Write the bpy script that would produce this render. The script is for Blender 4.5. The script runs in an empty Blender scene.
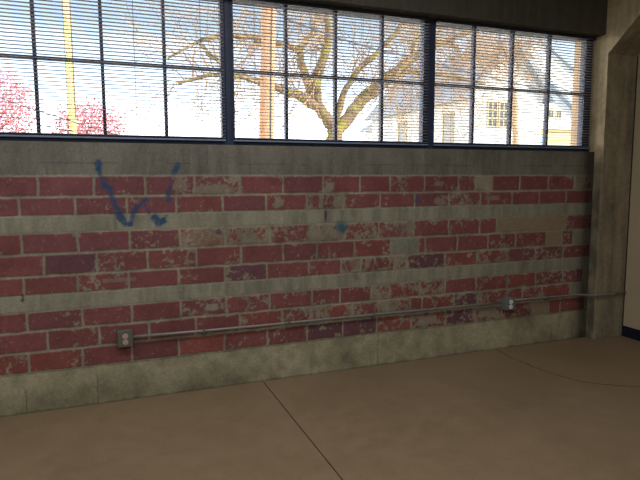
import bpy, math, random
import numpy as np
from mathutils import Vector, Matrix
S = bpy.context.scene
COL = S.collection
rnd = random.Random(11)
# Units: metres. X runs along the brick wall, Y goes out through it (wall face at Y = 0), Z is up, floor at Z = 0.
# Painted units of each course: (left X, right X, how much paint is left, tone)
LAMP_W = 30
SUN_E = 10
SKY_E = 5.4
GLOW = 3.2
ROWS = {
  1: [(-0.646,-0.354,0.97,'p'), (-0.354,-0.038,0.97,'p'), (-0.038,0.270,0.93,'p'), (0.270,0.587,0.9,'p'), (0.587,0.898,0.78,'p'), (0.898,1.209,0.95,'r'), (1.209,1.514,0.97,'p'), (1.514,1.812,0.9,'r'), (1.812,2.066,0.97,'r'), (2.066,2.372,0.88,'r'), (2.372,2.689,0.9,'r'), (2.689,2.849,0.82,'r'), (2.849,3.018,0.05,'r'), (3.018,3.303,0.97,'r'), (3.303,3.612,0.98,'r'), (3.612,3.901,0.88,'r'), (3.901,4.135,0.25,'r')],
  2: [(-0.720,-0.465,0.97,'p'), (-0.465,-0.153,0.98,'p'), (-0.153,0.153,0.95,'p'), (0.153,0.466,0.95,'p'), (0.466,0.774,0.95,'r'), (0.774,1.082,0.98,'p'), (1.082,1.389,0.86,'r'), (1.389,1.678,0.55,'r'), (1.678,1.981,0.85,'r'), (1.981,2.284,0.93,'r'), (2.284,2.600,0.9,'p'), (2.600,2.908,0.75,'r'), (2.908,3.228,0.85,'r'), (3.228,3.520,0.98,'r'), (3.520,3.817,0.98,'r'), (3.817,4.129,0.97,'r')],
  3: [(-0.734,-0.462,0.92,'r'), (-0.462,-0.147,0.94,'p'), (-0.147,0.165,0.96,'p'), (0.165,0.482,0.95,'p'), (0.482,0.786,0.5,'o'), (0.786,1.110,0.28,'o'), (1.110,1.411,0.6,'r'), (1.411,1.690,0.18,'r'), (1.690,1.973,0.45,'r'), (1.973,2.282,0.55,'r'), (2.282,2.602,0.85,'r'), (2.602,2.907,0.86,'r'), (2.907,3.077,0.97,'r'), (3.077,3.825,1,'t'), (3.825,4.134,0.85,'r')],
  4: [(-0.638,-0.346,0.97,'r'), (-0.346,-0.041,0.98,'q'), (-0.041,0.271,0.9,'r'), (0.271,0.586,0.85,'r'), (0.586,0.898,0.95,'r'), (0.898,1.203,0.97,'r'), (1.203,1.463,0.9,'p'), (1.463,1.768,0.92,'r'), (1.768,2.080,0.93,'o'), (2.080,2.326,1,'g'), (2.326,2.389,0.9,'r'), (2.389,2.690,0.85,'r'), (2.690,2.995,0.78,'r'), (2.995,3.280,0.8,'r'), (3.280,3.611,0.82,'o'), (3.611,3.791,1,'t'), (3.791,3.918,0.93,'p'), (3.918,4.143,0,'r')],
  5: [(-0.750,-0.464,0.95,'r'), (-0.464,-0.159,0.97,'r'), (-0.159,0.148,0.75,'r'), (0.148,0.464,0.96,'r'), (0.464,0.782,0.95,'r'), (0.782,1.082,0.92,'q'), (1.082,1.400,0.94,'r'), (1.400,1.658,0.8,'r'), (1.658,1.824,0.45,'r'), (1.824,2.224,0.33,'r'), (2.224,2.576,0.8,'q'), (2.576,2.888,0.85,'o'), (2.888,3.201,0.45,'o'), (3.201,3.502,0.85,'p'), (3.502,3.808,0.75,'p'), (3.808,4.127,0.8,'r')],
  6: [(-0.763,-0.458,0.97,'r'), (-0.458,-0.142,0.95,'p'), (-0.142,0.158,0.93,'r'), (0.158,0.472,0.9,'r'), (0.472,0.785,0.88,'p'), (0.785,1.097,0.85,'r'), (1.097,1.424,0.88,'r'), (1.424,1.650,0.92,'r'), (1.650,1.910,0.87,'r'), (1.910,2.076,0.22,'o'), (2.076,2.346,0.5,'o'), (2.346,2.581,0.55,'o'), (2.581,2.885,0.87,'r'), (2.885,3.205,0.75,'o'), (3.205,3.513,0.8,'o'), (3.513,3.820,0.75,'r'), (3.820,4.058,0.65,'p'), (4.058,4.178,0,'r')],
  7: [(-0.640,-0.349,0.93,'r'), (-0.349,-0.047,0.95,'r'), (-0.047,0.261,0.93,'d'), (0.261,0.572,0.95,'d'), (0.572,0.878,0.93,'r'), (0.878,1.191,0.88,'o'), (1.191,1.408,0.55,'r'), (1.408,1.536,0.5,'o'), (1.536,1.750,0.65,'o'), (1.750,1.972,0.4,'r'), (1.972,2.095,0.2,'o'), (2.095,2.257,0.6,'r'), (2.257,2.367,0.7,'r'), (2.367,2.672,0.72,'o'), (2.672,2.910,0.5,'q'), (2.910,3.210,0.5,'o'), (3.210,3.371,0.55,'o'), (3.371,3.591,0.45,'r'), (3.591,3.912,0.85,'o'), (3.912,4.187,0,'r')],
  8: [(-0.753,-0.462,0.88,'o'), (-0.462,-0.151,0.92,'o'), (-0.151,0.149,0.95,'r'), (0.149,0.453,0.98,'d'), (0.453,0.766,0.98,'o'), (0.766,1.079,0.87,'r'), (1.079,1.383,0.8,'r'), (1.383,1.672,0.9,'q'), (1.672,1.960,0.88,'q'), (1.960,2.268,0.55,'o'), (2.268,2.598,0.6,'o'), (2.598,2.884,0.72,'q'), (2.884,3.162,0.4,'o'), (3.162,3.475,0.5,'r'), (3.475,3.677,1,'t'), (3.677,3.803,0.93,'o'), (3.803,4.098,0.95,'o'), (4.098,4.208,0,'r')],
}
LIMBS = {
'L1':[(5.3, 9.0, 2.77, 0.158), (5.05, 9.0, 3.14, 0.133), (4.46, 8.8, 3.37, 0.105), (3.83, 8.5, 3.51, 0.09), (3.11, 8.3, 3.62, 0.065), (2.57, 8.0, 3.64, 0.052), (2.11, 8.0, 3.57, 0.041), (1.55, 8.0, 3.38, 0.02)],
'L2':[(5.11, 9.0, 3.02, 0.121), (4.89, 9.3, 3.58, 0.11), (4.71, 9.5, 4.22, 0.098), (4.68, 9.5, 4.6, 0.086), (4.31, 9.3, 4.62, 0.072), (3.78, 9.0, 4.58, 0.069), (3.57, 9.0, 4.65, 0.069), (2.99, 8.8, 4.62, 0.055), (2.54, 8.6, 4.54, 0.054), (2.04, 8.4, 4.34, 0.042), (1.39, 8.2, 3.91, 0.02)],
'L3':[(4.68, 9.5, 4.6, 0.073), (4.88, 9.6, 4.82, 0.074), (5.13, 9.7, 5.11, 0.062), (5.28, 9.8, 5.73, 0.05), (5.17, 9.8, 6.39, 0.037)],
'L4':[(5.06, 9.0, 3.07, 0.121), (4.85, 8.9, 3.52, 0.119), (4.89, 8.8, 3.92, 0.118), (4.96, 8.6, 4.3, 0.104), (5.04, 8.5, 4.71, 0.092), (4.98, 8.4, 5.1, 0.068), (4.93, 8.4, 5.81, 0.045)],
'L5':[(5.4, 9.0, 2.79, 0.098), (5.62, 9.0, 3.57, 0.073), (5.94, 8.9, 4.05, 0.067), (6.41, 8.8, 4.51, 0.061), (6.87, 8.7, 4.98, 0.049), (7.28, 8.6, 5.61, 0.037)],
'L6':[(5.4, 9.0, 2.55, 0.171), (5.93, 9.1, 3.16, 0.162), (6.53, 9.2, 3.7, 0.165), (7.21, 9.3, 4.2, 0.155), (7.71, 9.4, 4.58, 0.118), (8.16, 9.5, 4.84, 0.093), (9.0, 9.6, 5.22, 0.068), (10.05, 9.7, 5.65, 0.056), (11.57, 9.8, 6.26, 0.036)],
'L7':[(7.21, 9.3, 4.2, 0.077), (7.95, 9.3, 4.25, 0.066), (8.95, 9.4, 4.22, 0.054), (10.18, 9.5, 4.1, 0.035)],
'L8':[(2.04, 8.4, 4.34, 0.042), (2.22, 8.2, 4.05, 0.052), (2.35, 8.0, 3.9, 0.041), (2.61, 8.0, 3.68, 0.031)],
'L9':[(7.71, 9.4, 4.58, 0.066), (7.94, 9.5, 5.23, 0.053), (8.73, 9.6, 5.77, 0.04), (9.69, 9.6, 6.21, 0.028)],
'B1':[(15.12, 14.0, 2.87, 0.117), (15.06, 14.0, 4.09, 0.116), (14.98, 14.0, 4.91, 0.096), (14.81, 14.0, 5.58, 0.076), (14.54, 14.0, 6.48, 0.047)],
}
ROWZ = {1: (1.358, 1.490), 2: (1.238, 1.358), 3: (1.005, 1.140), 4: (0.870, 1.005), 5: (0.748, 0.870),
        6: (0.524, 0.652), 7: (0.393, 0.524), 8: (0.260, 0.393)}
XC = 4.127        # left face of the concrete column
SILL = 1.695      # underside of the window frames
HEAD = 2.695      # underside of the spandrel beam
XL = -2.40        # left wall of the room
XR = 4.475        # face of the painted partition on the right
YB = -7.2         # back wall
CEIL = 3.45

# ------------------------------------------------------------------ helpers
def srgb(r, g, b):
    f = lambda c: (c/12.92 if c <= .04045 else ((c+.055)/1.055)**2.4)
    return (f(r/255), f(g/255), f(b/255), 1)

class NT:
    def __init__(s, name):
        s.m = bpy.data.materials.new(name); s.m.use_nodes = True
        s.t = s.m.node_tree; s.n = s.t.nodes; s.n.clear()
        s.out = s.n.new('ShaderNodeOutputMaterial'); s.b = s.n.new('ShaderNodeBsdfPrincipled')
        s.t.links.new(s.b.outputs[0], s.out.inputs[0])
        s.co = s.n.new('ShaderNodeTexCoord').outputs['Object']
    def l(s, a, b): s.t.links.new(a, b)
    def noise(s, scale, detail=4, rough=.6, stretch=None):
        n = s.n.new('ShaderNodeTexNoise'); n.inputs['Scale'].default_value = scale
        n.inputs['Detail'].default_value = detail; n.inputs['Roughness'].default_value = rough
        if stretch:
            mp = s.n.new('ShaderNodeMapping'); mp.inputs['Scale'].default_value = stretch
            s.l(s.co, mp.inputs[0]); s.l(mp.outputs[0], n.inputs['Vector'])
        else: s.l(s.co, n.inputs['Vector'])
        return n.outputs['Fac']
    def ramp(s, fac, stops):
        r = s.n.new('ShaderNodeValToRGB'); s.l(fac, r.inputs[0]); e = r.color_ramp.elements
        while len(e) < len(stops): e.new(.5)
        for el, (p, c) in zip(e, stops): el.position = p; el.color = c if len(c) == 4 else (*c, 1)
        return r.outputs['Color']
    def mix(s, fac, a, b, mode='MIX'):
        m = s.n.new('ShaderNodeMix'); m.data_type = 'RGBA'; m.blend_type = mode
        for v, i in ((fac, 0), (a, 6), (b, 7)):
            if isinstance(v, (int, float)): m.inputs[i].default_value = v
            elif isinstance(v, tuple): m.inputs[i].default_value = v
            else: s.l(v, m.inputs[i])
        return m.outputs[2]
    def bump(s, fac, strength, dist=.01):
        b = s.n.new('ShaderNodeBump'); b.inputs['Strength'].default_value = strength
        b.inputs['Distance'].default_value = dist; s.l(fac, b.inputs['Height']); s.l(b.outputs[0], s.b.inputs['Normal'])
    def set(s, color=None, rough=.8, metal=0, spec=.5):
        if color is not None:
            if isinstance(color, tuple): s.b.inputs['Base Color'].default_value = color
            else: s.l(color, s.b.inputs['Base Color'])
        s.b.inputs['Roughness'].default_value = rough; s.b.inputs['Metallic'].default_value = metal
        s.b.inputs['Specular IOR Level'].default_value = spec
        return s.m

def k(c, v): return (min(c[0]*v, 1), min(c[1]*v, 1), min(c[2]*v, 1), 1)
def speckled(name, c, var=.18, scale=12, rough=.8, metal=0, spec=.4, bump=0):
    t = NT(name); n = t.noise(scale, 5)
    col = t.ramp(n, [(.3, k(c, 1-var)), (.7, k(c, 1+var))])
    if bump: t.bump(n, bump)
    return t.set(col, rough, metal, spec)

class MB:
    """collects shapes; build() links them as one mesh object"""
    def __init__(s): s.v = []; s.f = []; s.mi = []; s.m = 0
    def add(s, vs, fs):
        o = len(s.v); s.v += [tuple(v) for v in vs]; s.f += [tuple(i+o for i in f) for f in fs]; s.mi += [s.m]*len(fs)
    def box(s, x0, x1, y0, y1, z0, z1):
        s.add([(x0,y0,z0),(x1,y0,z0),(x1,y1,z0),(x0,y1,z0),(x0,y0,z1),(x1,y0,z1),(x1,y1,z1),(x0,y1,z1)],
              [(0,3,2,1),(4,5,6,7),(0,1,5,4),(1,2,6,5),(2,3,7,6),(3,0,4,7)])
    def prism(s, pts, axis, a0, a1):
        """extrude a polygon; axis 'x': pts are (y,z); 'y': (x,z); 'z': (x,y)"""
        def P(p, a): return (a,p[0],p[1]) if axis == 'x' else ((p[0],a,p[1]) if axis == 'y' else (p[0],p[1],a))
        n = len(pts)
        s.add([P(p,a0) for p in pts]+[P(p,a1) for p in pts],
              [tuple(range(n)), tuple(range(2*n-1,n-1,-1))]+[(i,i+n,(i+1)%n+n,(i+1)%n) for i in range(n)])
    def tube(s, pts, rad, n=8, cap=True):
        pts = [Vector(p) for p in pts]
        if not hasattr(rad, '__len__'): rad = [rad]*len(pts)
        vs, fs = [], []
        ref = None
        for i, p in enumerate(pts):
            d = (pts[min(i+1,len(pts)-1)]-pts[max(i-1,0)]).normalized()
            if ref is None: ref = d.orthogonal().normalized()
            ref = (ref-d*ref.dot(d)); ref = ref.normalized() if ref.length > 1e-6 else d.orthogonal().normalized()
            w = d.cross(ref)
            for j in range(n):
                a = 2*math.pi*j/n; vs.append(p+(ref*math.cos(a)+w*math.sin(a))*rad[i])
        for i in range(len(pts)-1):
            for j in range(n):
                a, b = i*n+j, i*n+(j+1)%n; fs.append((a,b,b+n,a+n))
        if cap: fs += [tuple(range(n-1,-1,-1)), tuple((len(pts)-1)*n+j for j in range(n))]
        s.add(vs, fs)
    def disc(s, c, r, axis='y', n=20, depth=.004):
        pts = [(math.cos(2*math.pi*i/n)*r, math.sin(2*math.pi*i/n)*r) for i in range(n)]
        if axis == 'y': s.prism([(c[0]+a, c[2]+b) for a,b in pts], 'y', c[1]-depth, c[1])
    def build(s, name, mat, parent=None, smooth=False, bevel=0, loc=None):
        me = bpy.data.meshes.new(name); vs = s.v
        if loc is not None: vs = [(v[0]-loc[0], v[1]-loc[1], v[2]-loc[2]) for v in vs]
        me.from_pydata(vs, [], s.f)
        mats = mat if isinstance(mat, (list, tuple)) else [mat]
        for m in mats: me.materials.append(m)
        if len(mats) > 1: me.polygons.foreach_set('material_index', s.mi)
        me.validate()
        import bmesh
        if len(s.f) < 20000:
            bm = bmesh.new(); bm.from_mesh(me); bmesh.ops.recalc_face_normals(bm, faces=bm.faces)
            if bevel: bmesh.ops.bevel(bm, geom=bm.edges[:], offset=bevel, segments=2, profile=.6, affect='EDGES')
            bm.to_mesh(me); bm.free()
        if smooth:
            for p in me.polygons: p.use_smooth = True
        o = bpy.data.objects.new(name, me); COL.objects.link(o)
        if parent is not None: o.parent = parent
        if loc is not None: o.location = loc
        return o

def tag(o, label=None, cat=None, group=None, kind=None):
    if label: o['label'] = label
    if cat: o['category'] = cat
    if group: o['group'] = group
    if kind: o['kind'] = kind
    return o
def struct(o): o['kind'] = 'structure'; return o
def empty(name, loc=(0,0,0)):
    o = bpy.data.objects.new(name, None); o.location = loc; COL.objects.link(o); return o
def part(mb, name, mat, root, **kw):
    """a child mesh of root, built from world coordinates"""
    L = root.location
    mb.v = [(v[0]-L[0], v[1]-L[1], v[2]-L[2]) for v in mb.v]
    return mb.build(name, mat, root, **kw)

# ------------------------------------------------------------------ materials
def concrete(name, dark, light, streak=0, bump=.25, pits=0, scale=3):
    t = NT(name)
    a = t.noise(scale, 6, .65); b = t.noise(28, 6, .7)
    col = t.ramp(a, [(.32, dark), (.68, light)])
    col = t.mix(.45, col, t.ramp(b, [(.3, k(dark, .75)), (.7, k(light, 1.15))]))
    if streak:
        st = t.noise(5, 4, .6, (3, 3, .25))
        col = t.mix(streak, col, t.ramp(st, [(.35, k(dark, .7)), (.65, k(light, 1.1))]))
    if pits:
        v = t.n.new('ShaderNodeTexVoronoi'); v.inputs['Scale'].default_value = 13; t.l(t.co, v.inputs['Vector'])
        pm = t.ramp(v.outputs['Distance'], [(.0, (1,1,1,1)), (pits, (0,0,0,1))])
        col = t.mix(pm, col, k(dark, .25))
    t.bump(b, bump, .004)
    return t.set(col, .88, spec=.25)

WALLC = (.30, .28, .205, 1)
def wall_mat():
    t = NT('painted_brick_wall')
    at = t.n.new('ShaderNodeAttribute'); at.attribute_name = 'tint'
    n1 = t.noise(170, 3, .7); n2 = t.noise(45, 4, .7)
    c = t.mix(1.0, at.outputs['Color'], t.ramp(n1, [(.3, (.78,.78,.78,1)), (.7, (1.2,1.2,1.2,1))]), 'MULTIPLY')
    c = t.mix(1.0, c, t.ramp(n2, [(.3, (.85,.85,.85,1)), (.7, (1.12,1.12,1.12,1))]), 'MULTIPLY')
    t.bump(n1, .35, .003)
    return t.set(c, .82, spec=.3)
M = {}
M['wall'] = wall_mat()
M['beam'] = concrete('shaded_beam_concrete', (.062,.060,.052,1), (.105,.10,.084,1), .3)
def side_light_shade(m):
    # sill shade and grime painted dark on the column side below the window
    t = m.node_tree; N = t.nodes; b = [n for n in N if n.type == 'BSDF_PRINCIPLED'][0]; src = b.inputs['Base Color'].links[0].from_socket
    tc = N.new('ShaderNodeTexCoord'); sp = N.new('ShaderNodeSeparateXYZ'); t.links.new(tc.outputs['Object'], sp.inputs[0])
    nz = N.new('ShaderNodeTexNoise'); nz.inputs['Scale'].default_value = 7; t.links.new(tc.outputs['Object'], nz.inputs[0])
    def mr(sock, a, b_, c, d):
        r = N.new('ShaderNodeMapRange'); r.inputs[1].default_value = a; r.inputs[2].default_value = b_; r.inputs[3].default_value = c; r.inputs[4].default_value = d
        t.links.new(sock, r.inputs[0]); return r.outputs[0]
    def mul(a, c):
        q = N.new('ShaderNodeMath'); q.operation = 'MULTIPLY'; t.links.new(a, q.inputs[0]); t.links.new(c, q.inputs[1]); return q.outputs[0]
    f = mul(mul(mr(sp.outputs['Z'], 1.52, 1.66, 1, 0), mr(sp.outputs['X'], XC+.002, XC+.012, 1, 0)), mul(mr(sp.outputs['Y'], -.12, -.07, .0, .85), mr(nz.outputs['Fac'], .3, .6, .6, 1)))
    pale = N.new('ShaderNodeMix'); pale.data_type = 'RGBA'; pale.blend_type = 'MULTIPLY'      # window light painted in: the side next to the window is multiplied paler
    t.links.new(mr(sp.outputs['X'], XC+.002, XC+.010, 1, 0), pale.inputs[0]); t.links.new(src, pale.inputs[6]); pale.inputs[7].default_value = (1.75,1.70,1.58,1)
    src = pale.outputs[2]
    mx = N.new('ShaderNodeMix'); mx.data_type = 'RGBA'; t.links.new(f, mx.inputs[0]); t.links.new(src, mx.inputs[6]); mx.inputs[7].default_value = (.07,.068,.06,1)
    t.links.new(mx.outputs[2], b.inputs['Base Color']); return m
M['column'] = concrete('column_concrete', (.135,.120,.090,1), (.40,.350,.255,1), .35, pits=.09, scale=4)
side_light_shade(M['column'])
M['outer'] = concrete('tan_outer_masonry', (.50,.34,.22,1), (.62,.44,.30,1))
M['ceiling'] = speckled('ceiling_paint', (.22,.21,.19,1), .06, 4)
M['plaster'] = speckled('beige_wall_paint', (.46,.395,.29,1), .05, 3, .75)
M['navy'] = speckled('navy_baseboard_vinyl', (.006,.009,.03,1), .1, 10, .5)
def floor_mat():
    t = NT('brown_stained_concrete_floor')
    a = t.noise(1.3, 6, .62); b = t.noise(9, 6, .7); c_ = t.noise(70, 3, .6)
    col = t.ramp(a, [(.3, (.190,.142,.088,1)), (.7, (.290,.220,.140,1))])
    col = t.mix(.4, col, t.ramp(b, [(.3, (.165,.118,.070,1)), (.72, (.295,.22,.142,1))]))
    col = t.mix(.18, col, t.ramp(c_, [(.3, (.14,.09,.055,1)), (.7, (.32,.22,.14,1))]))
    t.bump(c_, .1, .002)
    m = t.set(col, .55, spec=.35)
    t.l(t.ramp(b, [(.3, (.48,.48,.48,1)), (.7, (.66,.66,.66,1))]), t.b.inputs['Roughness'])
    return m
M['floor'] = floor_mat()
M['sealant_gap_shade'] = speckled('joint_sealant_and_gap_shade', (.02,.016,.012,1), .2, 40)
M['crackc'] = speckled('crack_dirt', (.018,.013,.010,1), .3, 60)
M['steel'] = speckled('navy_painted_steel', (.026,.042,.100,1), .15, 20, .5)
M['steel2'] = speckled('navy_muntin_steel', (.05,.058,.125,1), .15, 20, .5)
M['slat'] = speckled('blind_slat_paint', (.47,.45,.47,1), .03, 5, .5)
M['rail'] = speckled('blind_rail_metal', (.19,.26,.44,1), .08, 9, .4)
M['headrail'] = speckled('blind_head_rail_metal', (.03,.035,.06,1), .08, 9, .5)
M['cord'] = speckled('blind_cord', (.12,.14,.22,1), .05, 30)
M['conduit'] = speckled('galvanised_conduit', (.27,.27,.27,1), .15, 25, .45, .35)
M['boxg'] = speckled('grey_metal_box', (.16,.165,.155,1), .12, 30, .5, .3)
M['boxb'] = speckled('blue_grey_metal_box', (.19,.235,.255,1), .15, 30, .5, .3)
M['plate'] = speckled('grey_cover_plate', (.14,.14,.125,1), .08, 30, .5, .2)
M['recept'] = speckled('pinkish_receptacle', (.50,.40,.36,1), .03, 20, .5)
M['receptw'] = speckled('white_receptacle', (.85,.85,.85,1), .03, 20, .5)
M['slot'] = speckled('dark_slot', (.02,.02,.02,1), .05, 20)
M['lampbody'] = speckled('white_lamp_enamel', (.6,.6,.6,1), .03, 10)
def glass_mat():
    t = NT('clear_window_glass'); t.n.remove(t.b)
    tr = t.n.new('ShaderNodeBsdfTransparent'); tr.inputs[0].default_value = (.96,.975,.98,1)
    gl = t.n.new('ShaderNodeBsdfGlossy'); gl.inputs['Roughness'].default_value = .02
    fr = t.n.new('ShaderNodeFresnel'); fr.inputs[0].default_value = 1.3
    mx = t.n.new('ShaderNodeMixShader'); t.l(fr.outputs[0], mx.inputs[0]); t.l(tr.outputs[0], mx.inputs[1]); t.l(gl.outputs[0], mx.inputs[2])
    t.l(mx.outputs[0], t.out.inputs[0]); return t.m
M['glass'] = glass_mat()
def bark(name, dark, light, moss=None):
    t = NT(name); a = t.noise(3, 5, .7); b = t.noise(16, 5, .7, (1,1,.3))
    col = t.ramp(b, [(.3, dark), (.7, light)])
    if moss: col = t.mix(t.ramp(a, [(.50, (0,0,0,1)), (.62, (1,1,1,1))]), col, moss)
    t.bump(b, .6, .03)
    return t.set(col, .9, spec=.2)
M['bark'] = bark('mossy_tree_bark', (.12,.080,.048,1), (.29,.205,.12,1), (.26,.235,.055,1))
M['twig'] = speckled('tan_twig_bark', (.40,.265,.155,1), .25, 2, .9)
M['bark2'] = bark('slender_trunk_bark', (.40,.26,.15,1), (.62,.44,.28,1))
M['blossom'] = speckled('pink_blossom', (.70,.22,.25,1), .2, 3, .8)
M['pinktwig'] = speckled('blossom_tree_bark', (.30,.14,.11,1), .2, 3, .9)
M['polewood'] = bark('orange_pole_wood', (.46,.23,.12,1), (.66,.37,.22,1))
M['poleyel'] = speckled('yellow_pole_paint', (.86,.58,.20,1), .12, 2, .6)
M['cable'] = speckled('dark_cable', (.10,.10,.11,1), .1, 9)
M['hwhite'] = speckled('white_clapboard', (.62,.63,.62,1), .04, 2)
M['hroof'] = speckled('blue_grey_shingle', (.28,.34,.42,1), .1, 3)
M['hyellow'] = speckled('cream_yellow_siding', (.72,.56,.28,1), .05, 2)
M['htrim'] = speckled('tan_window_trim', (.55,.45,.28,1), .05, 2)
M['hpane'] = speckled('house_window_glass', (.10,.10,.10,1), .1, 4, .2)
M['hbluepane'] = speckled('blue_door_glass', (.25,.38,.55,1), .1, 4, .2)
def ground_mat():
    t = NT('pale_pavement_and_grass'); a = t.noise(.25, 5, .6); b = t.noise(6, 5, .7)
    col = t.ramp(a, [(.42, (.66,.61,.52,1)), (.55, (.55,.55,.42,1))])
    col = t.mix(.3, col, t.ramp(b, [(.3, (.55,.50,.42,1)), (.7, (.74,.69,.60,1))]))
    return t.set(col, .95, spec=.1)
M['ground'] = ground_mat()

# ------------------------------------------------------------------ the painted brick wall (one fine relief mesh)
def vnoise(X, Z, fx, fz, seed):
    g = np.random.default_rng(seed).random((512, 512))
    x = X*fx+1000.37; z = Z*fz+1000.71
    xi = np.floor(x).astype(int); zi = np.floor(z).astype(int); u = x-xi; v = z-zi
    u = u*u*(3-2*u); v = v*v*(3-2*v)
    a = g[xi % 512, zi % 512]; b = g[(xi+1) % 512, zi % 512]; c = g[xi % 512, (zi+1) % 512]; d = g[(xi+1) % 512, (zi+1) % 512]
    return (a*(1-u)+b*u)*(1-v)+(c*(1-u)+d*u)*v
def fbm(X, Z, f, seed, oct=4, gain=.55, stretch=1.0):
    s = 0; w = 1; tot = 0
    for o in range(oct):
        s = s+w*vnoise(X, Z, f*2**o, f*stretch*2**o, seed+o); tot += w; w *= gain
    return s/tot
def rank(a):
    r = np.empty(a.size); r[np.argsort(a.ravel())] = np.linspace(0, 1, a.size); return r.reshape(a.shape)
def sst(a, b, x):
    t = np.clip((x-a)/(b-a), 0, 1); return t*t*(3-2*t)

def build_brick_wall():
    step = .0052
    xs = np.concatenate([np.arange(XL, -.80, .02), np.arange(-.80, XC, step), [XC+.002]])
    zs = np.concatenate([np.arange(0, SILL, step), [SILL]])
    X, Z = np.meshgrid(xs, zs, indexing='ij')
    wob = .011*(fbm(X, Z, 12, 5, 4, .7)-.5)
    wobx = .013*(fbm(X, Z, 14, 15, 4, .7)-.5)
    Xw, Zw = X+wobx, Z+wob
    # bare concrete masonry first
    A = fbm(X, Z, 2.2, 21, 5); B = fbm(X, Z, 14, 31, 4); ST = fbm(X, Z, 22, 41, 4, .6, .16)
    col = np.empty(X.shape+(3,))
    base = np.array([.265, .255, .205])
    v = .30+.70*A+.55*B
    col[:] = base*v[..., None]
    hgt = .0015*B
    def over(mask, c):
        nonlocal col
        col = col*(1-mask[..., None])+np.array(c)*mask[..., None] if not isinstance(c, np.ndarray) else col*(1-mask[..., None])+c*mask[..., None]
    # whitewashed band courses with vertical brush streaks
    for z0, z1 in ((1.140, 1.238), (.652, .748)):
        m = sst(z0-.003, z0+.003, Zw)*(1-sst(z1-.003, z1+.003, Zw))
        over(m*.9, (np.array([.285, .285, .230])*(.28+.85*ST+.50*A)[..., None]))
        hgt += .002*m
    # upper courses below the windows: greyer, darker
    m = sst(1.488, 1.496, Zw)
    over(m*.92, (np.array([.198, .195, .175])*(.18+.85*A+.60*ST)[..., None]))
    jl = np.exp(-((Zw-1.567)/.0035)**2)*m*(rank(fbm(X, Z, 5, 77, 2)) > .35)
    over(jl*.55, (.06, .055, .05))
    over(np.exp(-((Zw-1.489)/.004)**2)*.5, (.36, .33, .27))
    for x, z0, z1 in ((.676, 1.57, 1.66), (-.3, 1.50, 1.56), (2.30, 1.50, 1.56), (1.96, 1.50, 1.57)):
        over(np.exp(-((Xw-x)/.003)**2)*((Z > z0) & (Z < z1))*.6, (.06, .055, .05))
    # base curb course
    m = 1-sst(.252, .260, Zw+.006*np.sin(X*3.1))
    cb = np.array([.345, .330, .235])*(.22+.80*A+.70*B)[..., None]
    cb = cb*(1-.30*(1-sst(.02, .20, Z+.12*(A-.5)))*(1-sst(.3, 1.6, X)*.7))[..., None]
    over(m, cb)
    over(np.exp(-((Zw-.257)/.0035)**2)*.7*(fbm(X, Z, 8, 88, 2) > .4), (.075, .065, .05))
    for x, z1 in ((-.07, .20), (1.975, .26), (-.49, .16), (3.72, .12)):
        over(np.exp(-((Xw-x)/.0035)**2)*(Z < z1)*.7, (.07, .06, .045))
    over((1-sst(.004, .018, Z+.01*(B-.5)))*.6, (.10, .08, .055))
    # painted bricks
    RNK = rank(fbm(Xw, Zw, 42, 51, 3, .75))
    RLOW = rank(fbm(X, Z, 9, 61, 3, .6))
    P = rank(.60*RNK+.40*RLOW)
    FLK = rank(fbm(X, Z, 60, 71, 3, .6))
    tones = {'r': (.208, .066, .074), 'p': (.186, .063, .080), 'q': (.138, .056, .080), 'o': (.240, .068, .066),
             'd': (.170, .056, .064)}
    mort = np.array([.285, .270, .215])
    for r, (z0, z1) in ROWZ.items():
        bs = list(ROWS[r])
        x = bs[0][0]; i = 0
        while x > XL-.4:                        # the same bond carried on to the left
            bs.insert(0, (x-.31, x, .95, 'rpro'[i % 4])); x -= .31; i += 1
        rowm = ((Z > z0-.004) & (Z < z1+.004))
        mb = sst(z0-.004, z0+.002, Zw)*(1-sst(z1-.002, z1+.004, Zw))
        over(mb*.85, mort*(.30+.75*B+.60*A)[..., None])
        for bi, (a, b, cov, tone) in enumerate(bs):
            if tone in 'tg':
                cc = {'t': np.array([.27, .215, .145]), 'g': np.array([.215, .235, .195])}[tone]
                ex = np.minimum(Xw-a, b-Xw)-.007; ez = np.minimum(Zw-z0, z1-Zw)-.010
                e = np.minimum(ex, ez); m = sst(-.002, .003, e)
                over(m*.95, cc*(.80+.25*A+.2*B)[..., None]); hgt += .002*m
                if tone == 'g':
                    over(m*(RNK > .8)*.5, (.26, .09, .085))
                continue
            ex = np.minimum(Xw-a, b-Xw)-.0065; ez = np.minimum(Zw-z0, z1-Zw)-.0075
            if not ((X > a-.02) & (X < b+.02)).any(): continue
            e = np.minimum(ex, ez)
            face = sst(-.002, .004, e)
            rr = random.Random(int(a*1000)+r*77)
            thr = cov-(.03+(1-cov)*.55)*np.exp(-np.maximum(e, 0)/.014)+.025+.25*(1-cov)*(cov > .3)
            soft = sst(-.02, .02, thr-P)
            if cov < .05: soft = soft*0
            flk = (FLK < .985-.10*(1-cov))
            m = face*soft*(.45+.55*flk)
            tc = np.array(tones[tone])*(rr.uniform(.90, 1.10))
            tint = tc*(.62+.40*A+.36*B)[..., None]
            # faint scuffed film where the paint has worn off
            film = face*(1-soft)*(.10+.30*sst(.5, .9, FLK))*(cov > .1)
            over(film, (.20, .115, .095))
            over(m*.96, tint)
            hgt += .0035*face+.0006*m
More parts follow.
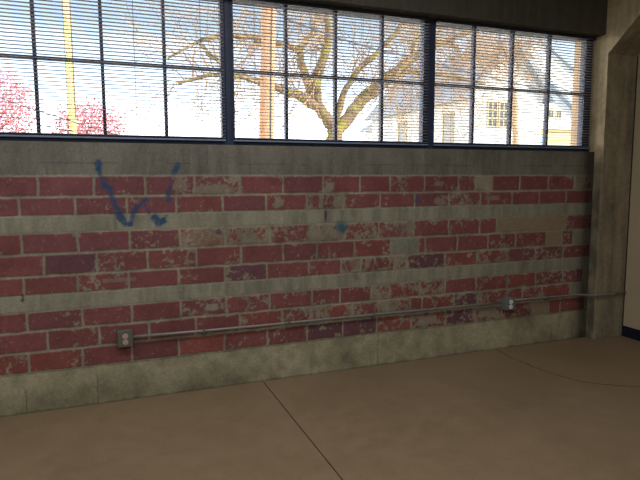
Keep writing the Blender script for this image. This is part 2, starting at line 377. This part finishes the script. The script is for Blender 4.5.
    # rectangles of bare block and scrapes inside bricks
    for a, b, z0, z1, s in ((.644, .729, .560, .606, 1), (2.345, 2.508, .286, .370, .8), (2.925, 3.100, .296, .378, .9),
                            (2.95, 3.10, 1.285, 1.320, .7), (-.01, .20, .80, .832, .6)):
        e = np.minimum(np.minimum(Xw-a, b-Xw), np.minimum(Zw-z0, z1-Zw))+.01*(B-.5)
        over(sst(-.002, .004, e)*s*.9, mort*(.75+.4*B)[..., None])
    # grey cement smears over the paint
    for x, z, rx, rz, s in ((.70, 1.395, .14, .035, .7), (1.17, 1.30, .035, .045, .9), (1.56, 1.40, .035, .05, .9), (1.66, 1.30, .05, .04, .8),
                            (1.50, 1.32, .02, .07, .7), (2.54, 1.292, .08, .035, .7), (2.50, 1.42, .035, .022, .7), (2.25, 1.075, .045, .04, .9),
                            (1.45, 1.06, .06, .05, .8), (.62, 1.08, .16, .05, .45), (3.98, 1.42, .05, .05, .8), (1.78, .80, .04, .08, .4), (.50, 1.43, .06, .05, .55)):
        d = np.hypot((X-x)/rx, (Z-z)/rz)+1.3*(B-.5)+.9*(RNK-.5)
        over((1-sst(.75, 1.1, d))*s, np.array([.27, .265, .205])*(.75+.4*B)[..., None])
    # dark grime close to the column
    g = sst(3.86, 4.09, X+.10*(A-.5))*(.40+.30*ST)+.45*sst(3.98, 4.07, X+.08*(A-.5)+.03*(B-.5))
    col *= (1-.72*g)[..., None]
    col *= (1-.22*sst(.55, .80, ST)*sst(.45, .7, A))[..., None]
    # blue spray paint marks, navy and teal dabs
    def dist(pts):
        D = np.full(X.shape, 9.)
        for (x0, z0), (x1, z1) in zip(pts[:-1], pts[1:]):
            L2 = (x1-x0)**2+(z1-z0)**2+1e-9; t = np.clip(((X-x0)*(x1-x0)+(Z-z0)*(z1-z0))/L2, 0, 1)
            D = np.minimum(D, np.hypot(X-x0-t*(x1-x0), Z-z0-t*(z1-z0)))
        return D
    BLUE = (.022, .070, .170)
    for pts, w, s, c in (([(-.008, 1.568), (-.004, 1.530)], .021, .95, BLUE),
                         ([(-.004, 1.530), (.015, 1.47), (.032, 1.425), (.060, 1.391)], .013, .70, BLUE),
                         ([(.022, 1.425), (.045, 1.410)], .020, .8, BLUE),
                         ([(.060, 1.391), (.085, 1.300), (.109, 1.225)], .019, .85, BLUE), ([(.109, 1.225), (.144, 1.178), (.172, 1.178)], .018, .92, BLUE),
                         ([(.172, 1.178), (.198, 1.254), (.235, 1.308), (.271, 1.332)], .016, .85, BLUE),
                         ([(.258, 1.311), (.269, 1.291), (.286, 1.245)], .011, .6, BLUE),
                         ([(.481, 1.557), (.459, 1.515)], .018, .85, BLUE), ([(.459, 1.515), (.432, 1.433)], .014, .38, BLUE),
                         ([(.430, 1.41), (.414, 1.374), (.418, 1.317)], .014, .75, BLUE),
                         ([(.319, 1.212), (.350, 1.176), (.380, 1.190)], .020, .95, BLUE), ([(.385, 1.196), (.400, 1.228)], .011, .6, BLUE),
                         ([(1.652, 1.108), (1.664, 1.096)], .040, .92, (.02, .10, .15)), ([(2.300, 1.288), (2.312, 1.280)], .018, .8, (.02, .10, .22)),
                         ([(1.537, 1.221), (1.535, 1.155)], .007, .85, (.05, .03, .07)), ([(.738, 1.103), (.745, 1.096)], .018, .6, (.06, .02, .09)),
                         ([(-.472, .753), (-.473, .728)], .011, .9, (.012, .012, .012)), ([(2.149, 1.081), (2.193, 1.072)], .030, .5, (.13, .13, .16)),
                         ([(1.774, .735), (1.782, .712)], .022, .55, (.14, .06, .09))):
        D = dist(pts)+.014*(B-.5)+.008*(RNK-.5); w = w*1.12
        over((1-sst(w*.35, w*1.45, D))*s*(.82+.18*(RNK < .7)), c)
    col = np.clip(col, 0, 1)
    nx, nz = X.shape
    Y = -hgt+.0015*(A-.5); Y -= Y.max(); Y = Y+.004
    Y = np.minimum(Y, .0035)
    co = np.stack([X, Y, Z], -1).reshape(-1, 3)
    idx = np.arange(nx*nz).reshape(nx, nz)
    q = np.stack([idx[:-1,:-1], idx[1:,:-1], idx[1:,1:], idx[:-1,1:]], -1).reshape(-1, 4)
    # a solid block behind the relief skin
    nb = len(co)
    bx = np.array([(XL,.0042,0),(XC+.002,.0042,0),(XC+.002,.25,0),(XL,.25,0),(XL,.0042,SILL),(XC+.002,.0042,SILL),(XC+.002,.25,SILL),(XL,.25,SILL)])
    bf = np.array([(0,3,2,1),(4,5,6,7),(1,2,6,5),(2,3,7,6),(3,0,4,7)])+nb
    co = np.concatenate([co, bx]); q = np.concatenate([q, bf])
    me = bpy.data.meshes.new('wall_window_side')
    me.vertices.add(len(co)); me.vertices.foreach_set('co', co.ravel())
    me.loops.add(q.size); me.loops.foreach_set('vertex_index', q.ravel().astype(np.int32))
    me.polygons.add(len(q)); me.polygons.foreach_set('loop_start', np.arange(0, q.size, 4, dtype=np.int32))
    me.update(calc_edges=True)
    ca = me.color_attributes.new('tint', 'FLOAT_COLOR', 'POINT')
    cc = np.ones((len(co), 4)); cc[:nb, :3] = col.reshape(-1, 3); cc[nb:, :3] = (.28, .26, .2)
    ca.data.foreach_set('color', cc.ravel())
    me.polygons.foreach_set('use_smooth', np.concatenate([np.ones(len(q)-5, bool), np.zeros(5, bool)]))
    me.materials.append(M['wall'])
    o = bpy.data.objects.new('wall_window_side', me); COL.objects.link(o); return struct(o)
build_brick_wall()

# ------------------------------------------------------------------ room shell
m = MB(); m.box(XL-.2, 6.2, YB-.2, .25, -.2, 0); struct(m.build('floor', M['floor']))
m = MB(); m.box(XL-.2, 6.2, YB-.2, .25, CEIL, CEIL+.2); struct(m.build('ceiling', M['ceiling']))
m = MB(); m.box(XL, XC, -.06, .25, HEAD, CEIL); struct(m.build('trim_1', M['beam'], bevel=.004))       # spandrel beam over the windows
# column with the flared haunch and the girder running into the room
m = MB()
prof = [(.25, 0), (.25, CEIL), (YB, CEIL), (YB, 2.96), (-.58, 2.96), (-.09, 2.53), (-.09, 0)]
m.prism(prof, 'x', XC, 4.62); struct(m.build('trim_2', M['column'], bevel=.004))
m = MB(); m.box(XR, XR+.12, YB, -.091, 0, 2.959); struct(m.build('wall_right', M['plaster']))
m = MB(); m.box(XR-.008, XR-.0005, YB, -.093, 0, .100); struct(m.build('baseboard_right', M['navy'], bevel=.002))
m = MB(); m.box(XL-.2, XL, YB-.2, .25, 0, CEIL); struct(m.build('wall_left', M['plaster']))
m = MB(); m.box(XL, 6.2, YB-.2, YB, 0, CEIL); struct(m.build('wall_back', M['plaster']))
m = MB(); m.box(4.62, 6.2, .05, .25, 0, CEIL); struct(m.build('wall_far_right', M['plaster']))
m = MB(); m.box(XR-.006, XR-.0005, -.099, -.0925, .101, 2.95); struct(m.build('gap_shadow_strip', M['sealant_gap_shade']))  # dark strip standing in for the shadowed gap between partition and column
# saw-cut joint and the crack in the slab
m = MB(); m.box(1.0385, 1.0445, -7.1, -.004, -.001, .0008); struct(m.build('trim_3', M['sealant_gap_shade']))
cr = [(3.107,-.006),(3.102,-.07),(3.094,-.133),(3.080,-.22),(3.088,-.325),(3.086,-.45),(3.101,-.585),(3.13,-.72),(3.18,-.845),(3.24,-.92),(3.314,-.985),(3.40,-1.045),(3.50,-1.10),(3.72,-1.18),(3.95,-1.30),(4.2,-1.36),(4.466,-1.44)]
m = MB(); pts = []
for (x0,y0),(x1,y1) in zip(cr[:-1], cr[1:]):
    for j in range(4):
        t = j/4; pts.append((x0+(x1-x0)*t+rnd.uniform(-.006,.006), y0+(y1-y0)*t+rnd.uniform(-.006,.006)))
pts.append(cr[-1])
for i in range(len(pts)-1):
    (x0,y0),(x1,y1) = pts[i], pts[i+1]; d = Vector((x1-x0,y1-y0)).normalized(); n_ = Vector((-d.y,d.x))*rnd.uniform(.0026,.0046)
    m.add([(x0+n_.x,y0+n_.y,.0007),(x0-n_.x,y0-n_.y,.0007),(x1-n_.x,y1-n_.y,.0007),(x1+n_.x,y1+n_.y,.0007)], [(0,1,2,3)])
struct(m.build('trim_4', M['crackc']))

# ------------------------------------------------------------------ steel windows
GZ0, GZ1, MID = 1.752, 2.676, 2.205
def window(name, g0, g1, munt, x0, x1):
    f = MB()
    f.box(x0, x1, .075, .135, SILL, GZ0); f.box(x0, x1, .075, .135, GZ1, HEAD)
    f.box(x0, g0, .075, .135, GZ0, GZ1); f.box(g1, x1, .075, .135, GZ0, GZ1)
    f.box(x0, x1, .062, .075, SILL, SILL+.030)                      # sill lip
    w = struct(f.build(name, M['steel'], bevel=.002))
    mm = MB()
    for x in munt:
        mm.box(x-.0105, x+.0105, .078, .118, GZ0, GZ1)
    mm.box(g0, g1, .080, .116, MID-.0105, MID+.0105)
    mm.build('muntin_bars', M['steel2'], w)
    p = MB(); p.box(g0, g1, .098, .101, GZ0, GZ1); p.build('window_pane', M['glass'], w)
    return w
window('window_1', -.720, .799, (-.340,.044,.428), -.765, .828)
window('window_2', .889, 2.394, (1.268,1.650,2.034), .860, 2.430)
window('window_3', 2.499, 4.050, (2.871,3.255,3.650), 2.466, XC)
window('window_4', -2.325, -.806, (-1.945,-1.561,-1.177), -2.40, -.777)
m = MB()
for a, b in ((.828,.860), (2.430,2.466), (-.777,-.765)): m.box(a, b, .066, .14, SILL, HEAD)
struct(m.build('trim_5', M['steel'], bevel=.002))                   # mullion posts
# tan masonry reveals and the pavement-side sill outside the glass
m = MB(); m.box(4.075, XC+.5, .137, .235, .0, CEIL)
struct(m.build('wall_outer', M['outer']))

# ------------------------------------------------------------------ venetian blinds
def blind(x0, x1, label, zt=2.672, zb=1.722):
    root = empty('venetian_blind', ((x0+x1)/2, .042, zt+.01)); tag(root, label, 'blind', 'venetian blinds hung in front of the steel windows')
    m = MB(); m.box(x0, x1, .026, .058, zt-.004, zt+.021); part(m, 'head_rail', M['headrail'], root, bevel=.002)
    m = MB(); m.box(x0, x1, .032, .054, zb, zb+.011); part(m, 'bottom_rail', M['rail'], root, bevel=.002)
    m = MB(); n = int((zt-zb-.03)/.0225); zz = zb+.024
    for i in range(n+1):
        z = zz+i*.0225; t = .0005
        # gently crowned slat, level (open)
        pr = [(.0305, z), (.0365, z+.0012), (.0430, z+.0017), (.0495, z+.0012), (.0555, z)]
        pr = pr+[(y, q-.0008) for y, q in reversed(pr)]
        sg = rnd.uniform(-.0006, .0006)
        m.prism([(y, q+sg-(y-.043)*.06) for y, q in pr], 'x', x0+.002, x1-.002)
    part(m, 'slats', M['slat'], root)
    L = x1-x0
    for fr in (.10, .37, .63, .90):
        m = MB(); x = x0+L*fr
        for y in (.0300, .0560): m.tube([(x, y, zb+.01), (x, y, zt)], .0009, 5)
        part(m, 'ladder_cord', M['cord'], root)
    return root
blind(-.745, .815, 'open white venetian blind in front of the leftmost window, with pink blossom outside')
blind(.872, 2.420, 'open white venetian blind in front of the middle window, with the thick wooden pole outside')
blind(2.478, 4.108, 'open white venetian blind in front of the rightmost window, beside the concrete column')

# ------------------------------------------------------------------ conduit and outlet boxes
cy = -.030
def conduit(name, pts, r, straps, coup, label):
    root = empty(name, pts[0]); tag(root, label, 'conduit', 'metal conduit runs on the brick wall')
    m = MB(); m.tube(pts, r, 10); part(m, 'pipe', M['conduit'], root, smooth=True)
    for x, z in straps:
        m = MB(); m.box(x-.008, x+.008, -.030-r-.003, -.002, z-r-.003, z+r+.003); m.box(x-.009, x+.009, -.006, -.002, z-r-.028, z+r+.003)
        part(m, 'strap', M['boxg'], root, bevel=.001)
    for x, z, y in coup:
        m = MB(); m.tube([(x-.022, y, z), (x+.022, y, z)], r+.0035, 10); part(m, 'coupling', M['boxg'], root, smooth=True)
    return root
conduit('conduit', [(.150,cy,.437),(.60,cy,.429),(1.05,cy,.425),(1.49,cy,.424),(2.17,cy,.421),(2.70,cy,.417),(3.112,cy,.413)], .0095,
        [(.62,.4285),(1.92,.4225)], [(1.22,.4245,cy)], 'long grey metal conduit between the two outlet boxes on the brick wall')
conduit('conduit', [(3.240,cy,.425),(3.50,cy,.422),(3.80,cy,.418),(3.93,cy,.417),(4.00,-.045,.416),(4.08,-.105,.415),(4.14,-.113,.414),(4.30,-.113,.414),(4.462,-.113,.414)], .0085,
        [(3.62,.420)], [(4.34,.414,-.113)], 'short grey conduit bending from the right outlet box onto the concrete column')
def outlet(x0, x1, z0, z1, dep, bm, rm, label, r):
    cx, cz = (x0+x1)/2, (z0+z1)/2
    root = empty('outlet_box', (cx, -.002, cz)); tag(root, label, 'outlet')
    m = MB(); m.box(x0, x1, -dep, -.002, z0, z1); part(m, 'box_body', bm, root, bevel=.004)
    m = MB(); m.box(x0+.003, x1-.003, -dep-.003, -dep, z0+.003, z1-.003); part(m, 'cover_plate', M['plate'] if bm == M['boxg'] else bm, root, bevel=.001)
    for dz in (r*1.12, -r*1.12):
        m = MB(); m.disc((cx, -dep-.003, cz+dz), r, depth=.003); f = part(m, 'receptacle', rm, root)
        m = MB()
        for dx in (-.3*r, .3*r): m.box(cx+dx-.0012, cx+dx+.0012, -dep-.0064, -dep-.0059, cz+dz, cz+dz+.45*r)
        m.box(cx-.002, cx+.002, -dep-.0064, -dep-.0059, cz+dz-.55*r, cz+dz-.3*r)
        m.v = [(v[0]-root.location[0], v[1]-root.location[1], v[2]-root.location[2]) for v in m.v]
        m.build('socket_slots', M['slot'], f)
    m = MB(); m.disc((cx, -dep-.003, cz), .0025, depth=.0015, n=8); part(m, 'screw', M['slot'], root)
outlet(.062, .156, .376, .486, .045, M['boxg'], M['recept'], 'square grey outlet box with two pinkish sockets near the wall base at left', .0175)
outlet(3.150, 3.248, .350, .452, .062, M['boxb'], M['receptw'], 'blue-grey outlet box with two white round sockets at the right end of the long conduit', .0185)

# ------------------------------------------------------------------ ceiling lamps of the room
for x, y in ((-1.2, -1.9), (1.1, -1.9), (-1.2, -4.4), (1.1, -4.4)):
    root = empty('ceiling_lamp', (x, y, CEIL)); tag(root, 'long white ceiling lamp behind the viewer', 'lamp', 'ceiling lamps of the room')
    m = MB(); m.box(x-.93, x+.93, y-.38, y+.38, CEIL-.08, CEIL-.001); part(m, 'housing', M['lampbody'], root, bevel=.01)
    ld = bpy.data.lights.new('lamp_tube', 'AREA'); ld.shape = 'RECTANGLE'; ld.size = 1.8; ld.size_y = .7; ld.energy = LAMP_W; ld.color = (1, .97, .91)
    lo = bpy.data.objects.new('lamp_tube', ld); COL.objects.link(lo); lo.parent = root; lo.location = (0, 0, -.09)

# ------------------------------------------------------------------ outside
GZ = -.15
m = MB(); m.box(-60, 90, .43, 110, GZ-.2, GZ); struct(m.build('ground', M['ground']))

def rough_tube(mb, pts, n=9):
    """limb: smooth interpolation of the given (x,y,z,r) points with a little irregularity"""
    P = []
    for i in range(len(pts)-1):
        a, b = pts[i], pts[i+1]
        for j in range(4):
            t = j/4; P.append([a[c]+(b[c]-a[c])*t for c in range(4)])
    P.append(list(pts[-1]))
    Q = [P[0]]
    for i in range(1, len(P)-1): Q.append([(P[i-1][c]+2*P[i][c]+P[i+1][c])/4 for c in range(4)])
    Q.append(P[-1])
    for q in Q[1:]:
        for c in range(3): q[c] += rnd.uniform(-.25, .25)*q[3]
    mb.tube([q[:3] for q in Q], [q[3]*rnd.uniform(.92, 1.1) for q in Q], n)
    return Q
def sprig(mb, p, d, L, r, depth, up=.0):
    """recursive twigs"""
    pts = [Vector(p)]; d = Vector(d).normalized(); n = 4
    for i in range(n):
        d = (d+Vector((rnd.uniform(-.35,.35), rnd.uniform(-.35,.35), rnd.uniform(-.35,.35)+up))).normalized()
        pts.append(pts[-1]+d*L/n)
    mb.tube(pts, [r*(1-.6*i/n) for i in range(n+1)], 3, False)
    if depth > 0:
        for c in range(rnd.choice((3,4))):
            q = pts[rnd.randint(1, n)]
            dd = (d+Vector((rnd.uniform(-1,1), rnd.uniform(-1,1), rnd.uniform(-1,1)))*.9)
            sprig(mb, q, dd, L*rnd.uniform(.5,.75), r*.6, depth-1, up)
tree = empty('bare_tree', (5.36, 9.0, GZ)); tag(tree, 'large bare spreading tree with thick mossy limbs beyond the middle window', 'tree')
m = MB(); T0 = (5.36, 9.0, GZ, .30)
rough_tube(m, [T0, (5.40,9.0,.5,.25), (5.38,9.0,1.6,.22), (5.37,9.0,2.3,.22), (5.36,9.0,2.75,.17)], 14)
part(m, 'trunk', M['bark'], tree, smooth=True)
tw = MB()
dens = {'L1':26, 'L2':40, 'L3':16, 'L4':24, 'L5':34, 'L6':50, 'L7':17, 'L8':8, 'L9':16}
for name in ('L1','L2','L3','L4','L5','L6','L7','L8','L9'):
    m = MB(); Q = rough_tube(m, LIMBS[name], 9)
    part(m, 'limb', M['bark'], tree, smooth=True)
    for i in range(dens[name]):
        q = Q[rnd.randint(len(Q)//4, len(Q)-1)]; h = Q[-1]
        dx = 1 if LIMBS[name][-1][0] > LIMBS[name][0][0] else -1
        droop = -.12 if name in ('L6','L7') else 0
        sprig(tw, q[:3], (dx*rnd.uniform(-.3,1), rnd.uniform(-.6,.6), rnd.uniform(-.9,.9)), rnd.uniform(.7,1.6), .015, 3 if name in ('L6','L7','L9') else 2, droop)
part(tw, 'twigs', M['twig'], tree)['kind'] = 'stuff'
t2 = empty('bare_tree', (15.1, 14.0, GZ)); tag(t2, 'slender tan trunk with hazy twigs in front of the white houses at right', 'tree')
m = MB(); B = LIMBS['B1']; Q = rough_tube(m, [(15.2,14,GZ,.15)]+B, 10); part(m, 'trunk', M['bark2'], t2, smooth=True)
tw = MB()
for i in range(40):
    q = Q[rnd.randint(len(Q)*3//5, len(Q)-1)]
    sprig(tw, q[:3], (rnd.uniform(-1,.8), rnd.uniform(-.6,.6), rnd.uniform(-.1,1)), rnd.uniform(1.1,1.9), .022, 3, .03)
part(tw, 'twigs', M['twig'], t2)['kind'] = 'stuff'

def pink_tree(cx, cy, cz, rx, rz, n, label):
    root = empty('blossom_tree', (cx, cy, GZ)); tag(root, label, 'tree', 'pink blossom trees')
    m = MB(); m.tube([(cx,cy,GZ),(cx+.1,cy,cz-rz*.8),(cx,cy,cz)], [.16,.11,.05], 8)
    for i in range(22):
        a = rnd.uniform(0, 6.28); e = rnd.uniform(.1, 1.2)
        d = Vector((math.cos(a)*math.cos(e)*rx, math.sin(a)*math.cos(e)*rx, math.sin(e)*rz*1.4))
        p = Vector((cx, cy, cz-rz*.8)); m.tube([p, p+d*.5+Vector((0,0,.1)), p+d*.95], [.05,.03,.012], 5)
    part(m, 'trunk', M['pinktwig'], root)
    m = MB()
    for i in range(n):
        while True:
            v = Vector((rnd.uniform(-1,1), rnd.uniform(-1,1), rnd.uniform(-1,1)))
            if v.length < 1: break
        v = v*rnd.uniform(.75, 1.0); p = Vector((cx+v.x*rx, cy+v.y*rx, cz+v.z*rz))
        s = rnd.uniform(.04, .085); a = Vector((rnd.gauss(0,1),rnd.gauss(0,1),rnd.gauss(0,1))).normalized(); b = a.orthogonal().normalized(); c = a.cross(b)
        m.add([p+b*s, p+c*s*.7, p-b*s, p-c*s*.8, p+a*s*.7], [(0,1,4),(1,2,4),(2,3,4),(3,0,4),(0,3,2,1)])
    f = part(m, 'blossom', M['blossom'], root); f['kind'] = 'stuff'
pink_tree(-4.6, 25, 4.7, 2.5, 1.9, 3600, 'taller pink blossom tree at the far left edge of the leftmost window')
pink_tree(-.35, 25.5, 3.95, 1.9, 1.45, 2300, 'lower pink blossom tree just right of the yellow pole')

r_ = empty('utility_pole', (3.05, 7.0, GZ)); tag(r_, 'thick orange-brown wooden utility pole outside the middle window', 'pole')
m = MB(); m.tube([(2.98,7,GZ),(3.06,7,1.5),(3.16,7,4.2),(3.30,7,7.2)], [.155,.150,.142,.135], 20); part(m, 'pole_shaft', M['polewood'], r_, smooth=True)
m = MB(); m.tube([(3.10,6.84,.5),(3.17,6.845,4.0),(3.28,6.855,7.0)], .012, 6); part(m, 'ground_wire', M['cable'], r_)
r_ = empty('utility_pole', (-.665, 14.0, GZ)); tag(r_, 'thin yellow pole outside the leftmost window', 'pole')
m = MB(); m.tube([(-.665,14,GZ),(-.665,14,2.8),(-.663,14,8.5)], [.12,.115,.10], 12); part(m, 'pole_shaft', M['poleyel'], r_, smooth=True)
m = MB()
m.tube([(-.57,13.9,3.2),(-.57,13.9,6.8)], .012, 5); part(m, 'ground_wire', M['cable'], r_)
def wire(pts, r, label):
    m = MB(); m.tube(pts, r, 6); tag(m.build('overhead_cable', M['cable'], smooth=True), label, 'cable')
wire([(3.20,6.86,4.73),(3.65,7.2,4.62),(4.86,7.6,4.47),(6.08,8.0,4.39),(7.4,8.4,4.37),(9.31,9.0,4.26),(13.51,11.0,4.36),(18.85,14.0,4.72),(29.6,31.8,9.6)], .020, 'dark cable sagging across the bare tree from the thick wooden pole')
wire([(-9.0,10,5.9),(-2.62,10,3.47),(-1.5,10,3.05),(-.08,10,2.62),(.36,10,2.50),(9.6,10,GZ)], .014, 'upper slanting cable crossing the pink blossom at far left')
wire([(-9.0,10.2,5.15),(-2.65,10.2,3.14),(-1.21,10.2,2.67),(-.48,10.2,2.54),(8.2,10.2,GZ)], .011, 'lower slanting cable crossing the pink blossom at far left')

def house_window(root, x0, x1, y, z0, z1, rows=2, cols=2, face='y', pane='hpane'):
    fr = MB(); t = .07
    if face == 'y':
        fr.box(x0-t, x1+t, y-.06, y-.001, z0-t, z0); fr.box(x0-t, x1+t, y-.06, y-.001, z1, z1+t)
        fr.box(x0-t, x0, y-.06, y-.001, z0, z1); fr.box(x1, x1+t, y-.06, y-.001, z0, z1)
        for i in range(1, cols): x = x0+(x1-x0)*i/cols; fr.box(x-.03, x+.03, y-.05, y-.001, z0, z1)
        for i in range(1, rows): z = z0+(z1-z0)*i/rows; fr.box(x0, x1, y-.05, y-.001, z-.025, z+.025)
        pm = MB(); pm.box(x0, x1, y-.03, y-.001, z0, z1)
    else:                                                          # on a wall facing -X; x0,x1 are Y values, y is X
        fr.box(y-.06, y-.001, x0-t, x1+t, z0-t, z0); fr.box(y-.06, y-.001, x0-t, x1+t, z1, z1+t)
        fr.box(y-.06, y-.001, x0-t, x0, z0, z1); fr.box(y-.06, y-.001, x1, x1+t, z0, z1)
        fr.box(y-.05, y-.001, x0, x1, (z0+z1)/2-.03, (z0+z1)/2+.03)
        pm = MB(); pm.box(y-.03, y-.001, x0, x1, z0, z1)
    w = part(fr, 'window', M['htrim'], root)
    L = root.location; pm.v = [(v[0]-L[0], v[1]-L[1], v[2]-L[2]) for v in pm.v]
    pm.build('window_glass', M[pane], w)
def house(name_label, x0, x1, y0, y1, zw, zr, over=.45):
    root = empty('house', ((x0+x1)/2, (y0+y1)/2, GZ)); tag(root, name_label, 'house')
    xm = (x0+x1)/2
    m = MB(); m.prism([(x0,GZ),(x1,GZ),(x1,zw),(xm,zr),(x0,zw)], 'y', y0, y1)
    # clapboard shadow lines as real laps on the front
    z = GZ+.2
    while z < zw:
        m.box(x0-.008, x1+.008, y0-.012, y0, z, z+.16); z += .2
    part(m, 'walls', M['hwhite'], root)
    s = (zr-zw)/(xm-x0); t = .28
    m = MB()
    m.prism([(x0-over, zw-over*s), (xm, zr), (x1+over, zw-over*s), (x1+over, zw-over*s+t), (xm, zr+t), (x0-over, zw-over*s+t)], 'y', y0-over, y1+over)
    part(m, 'roof', M['hroof'], root)
    return root
h1 = house('white house with pale blue shaded side wall and tan-trimmed double window', 17.5, 21.9, 20.0, 30.5, 5.9, 8.3)
house_window(h1, 18.45, 18.95, 20, 4.10, 5.30, 3, 2); house_window(h1, 19.15, 19.65, 20, 4.10, 5.30, 3, 2)
house_window(h1, 21.6, 22.5, 17.5, 3.3, 4.9, face='x'); house_window(h1, 26.5, 27.4, 17.5, 3.3, 4.9, face='x')
h2 = house('white gabled house with small windows above a cream-yellow porch', 22.9, 36.1, 32.0, 42, 6.9, 11.4, .5)
for a in (31.7, 33.6, 34.4): house_window(h2, a, a+.45, 32, 6.3, 6.85, 2, 2)
m = MB(); m.box(24.5, 37.5, 30.6, 31.98, GZ, 5.2); part(m, 'porch', M['hyellow'], h2)
m = MB(); m.prism([(31.98,5.2),(31.98,5.75),(30.3,5.2)], 'x', 24.2, 37.8); part(m, 'porch_roof', M['hwhite'], h2)
house_window(h2, 31.0, 31.9, 30.6, 3.4, 4.75, 1, 1, pane='hbluepane')
h3 = house('large blue-grey roofed house standing behind the white gabled house', 31.0, 66.0, 50, 60, 7.5, 17.5, .5)

# ------------------------------------------------------------------ light
sun = bpy.data.lights.new('sun', 'SUN'); sun.energy = SUN_E; sun.angle = .01; sun.color = (1, .90, .76)
so = bpy.data.objects.new('sun', sun); COL.objects.link(so)
so.rotation_euler = Vector((-.50, .62, -.60)).to_track_quat('-Z', 'Y').to_euler()
w = bpy.data.worlds.new('sky'); S.world = w; w.use_nodes = True; nt = w.node_tree; nt.nodes.clear()
o_ = nt.nodes.new('ShaderNodeOutputWorld'); bg = nt.nodes.new('ShaderNodeBackground'); nt.links.new(bg.outputs[0], o_.inputs[0])
tc = nt.nodes.new('ShaderNodeTexCoord'); sx = nt.nodes.new('ShaderNodeSeparateXYZ'); nt.links.new(tc.outputs['Generated'], sx.inputs[0])
rp = nt.nodes.new('ShaderNodeValToRGB'); nt.links.new(sx.outputs['Z'], rp.inputs[0]); e = rp.color_ramp.elements
e[0].position = 0; e[0].color = (1, 1, 1, 1); e[1].position = .7; e[1].color = (.12, .16, .23, 1)
for p, c in ((.07, (.85, .92, 1, 1)), (.15, (.34, .42, .52, 1)), (.25, (.135, .18, .235, 1))):
    q = e.new(p); q.color = c
# unseen warm sky glow added left of the windows to brighten the column side
dp = nt.nodes.new('ShaderNodeVectorMath'); dp.operation = 'DOT_PRODUCT'; nt.links.new(tc.outputs['Generated'], dp.inputs[0]); dp.inputs[1].default_value = Vector((-.80,.58,.05)).normalized()
mx_ = nt.nodes.new('ShaderNodeMath'); mx_.operation = 'MAXIMUM'; mx_.inputs[1].default_value = 0; nt.links.new(dp.outputs['Value'], mx_.inputs[0])
pw = nt.nodes.new('ShaderNodeMath'); pw.operation = 'POWER'; pw.inputs[1].default_value = 14; nt.links.new(mx_.outputs[0], pw.inputs[0])
gm = nt.nodes.new('ShaderNodeVectorMath'); gm.operation = 'SCALE'; gm.inputs[0].default_value = (1.0, .90, .74); 
gs = nt.nodes.new('ShaderNodeMath'); gs.operation = 'MULTIPLY'; gs.inputs[1].default_value = GLOW; nt.links.new(pw.outputs[0], gs.inputs[0]); nt.links.new(gs.outputs[0], gm.inputs['Scale'])
ad = nt.nodes.new('ShaderNodeVectorMath'); ad.operation = 'ADD'; nt.links.new(rp.outputs[0], ad.inputs[0]); nt.links.new(gm.outputs[0], ad.inputs[1])
nt.links.new(ad.outputs[0], bg.inputs[0]); bg.inputs[1].default_value = SKY_E

# ------------------------------------------------------------------ camera
cd = bpy.data.cameras.new('camera'); cam = bpy.data.objects.new('camera', cd); COL.objects.link(cam)
p_, y_, r0 = -.10869, .37191, -.00329
fw = Vector((math.sin(y_)*math.cos(p_), math.cos(y_)*math.cos(p_), math.sin(p_)))
rt = Vector((math.cos(y_), -math.sin(y_), 0)); up = rt.cross(fw)
r2 = rt*math.cos(r0)+up*math.sin(r0); u2 = -rt*math.sin(r0)+up*math.cos(r0)
R = Matrix((r2, u2, -fw)).transposed().to_4x4(); R.translation = Vector((0, -3.81824, 1.463)); cam.matrix_world = R
cd.sensor_width = 36; cd.lens = 560.0/640*36; cd.clip_end = 300; cd.clip_start = .05
S.camera = cam
S.view_settings.view_transform = 'Standard'; S.view_settings.look = 'None'; S.view_settings.gamma = 1
S.view_settings.use_curve_mapping = False; S.view_settings.exposure = 0
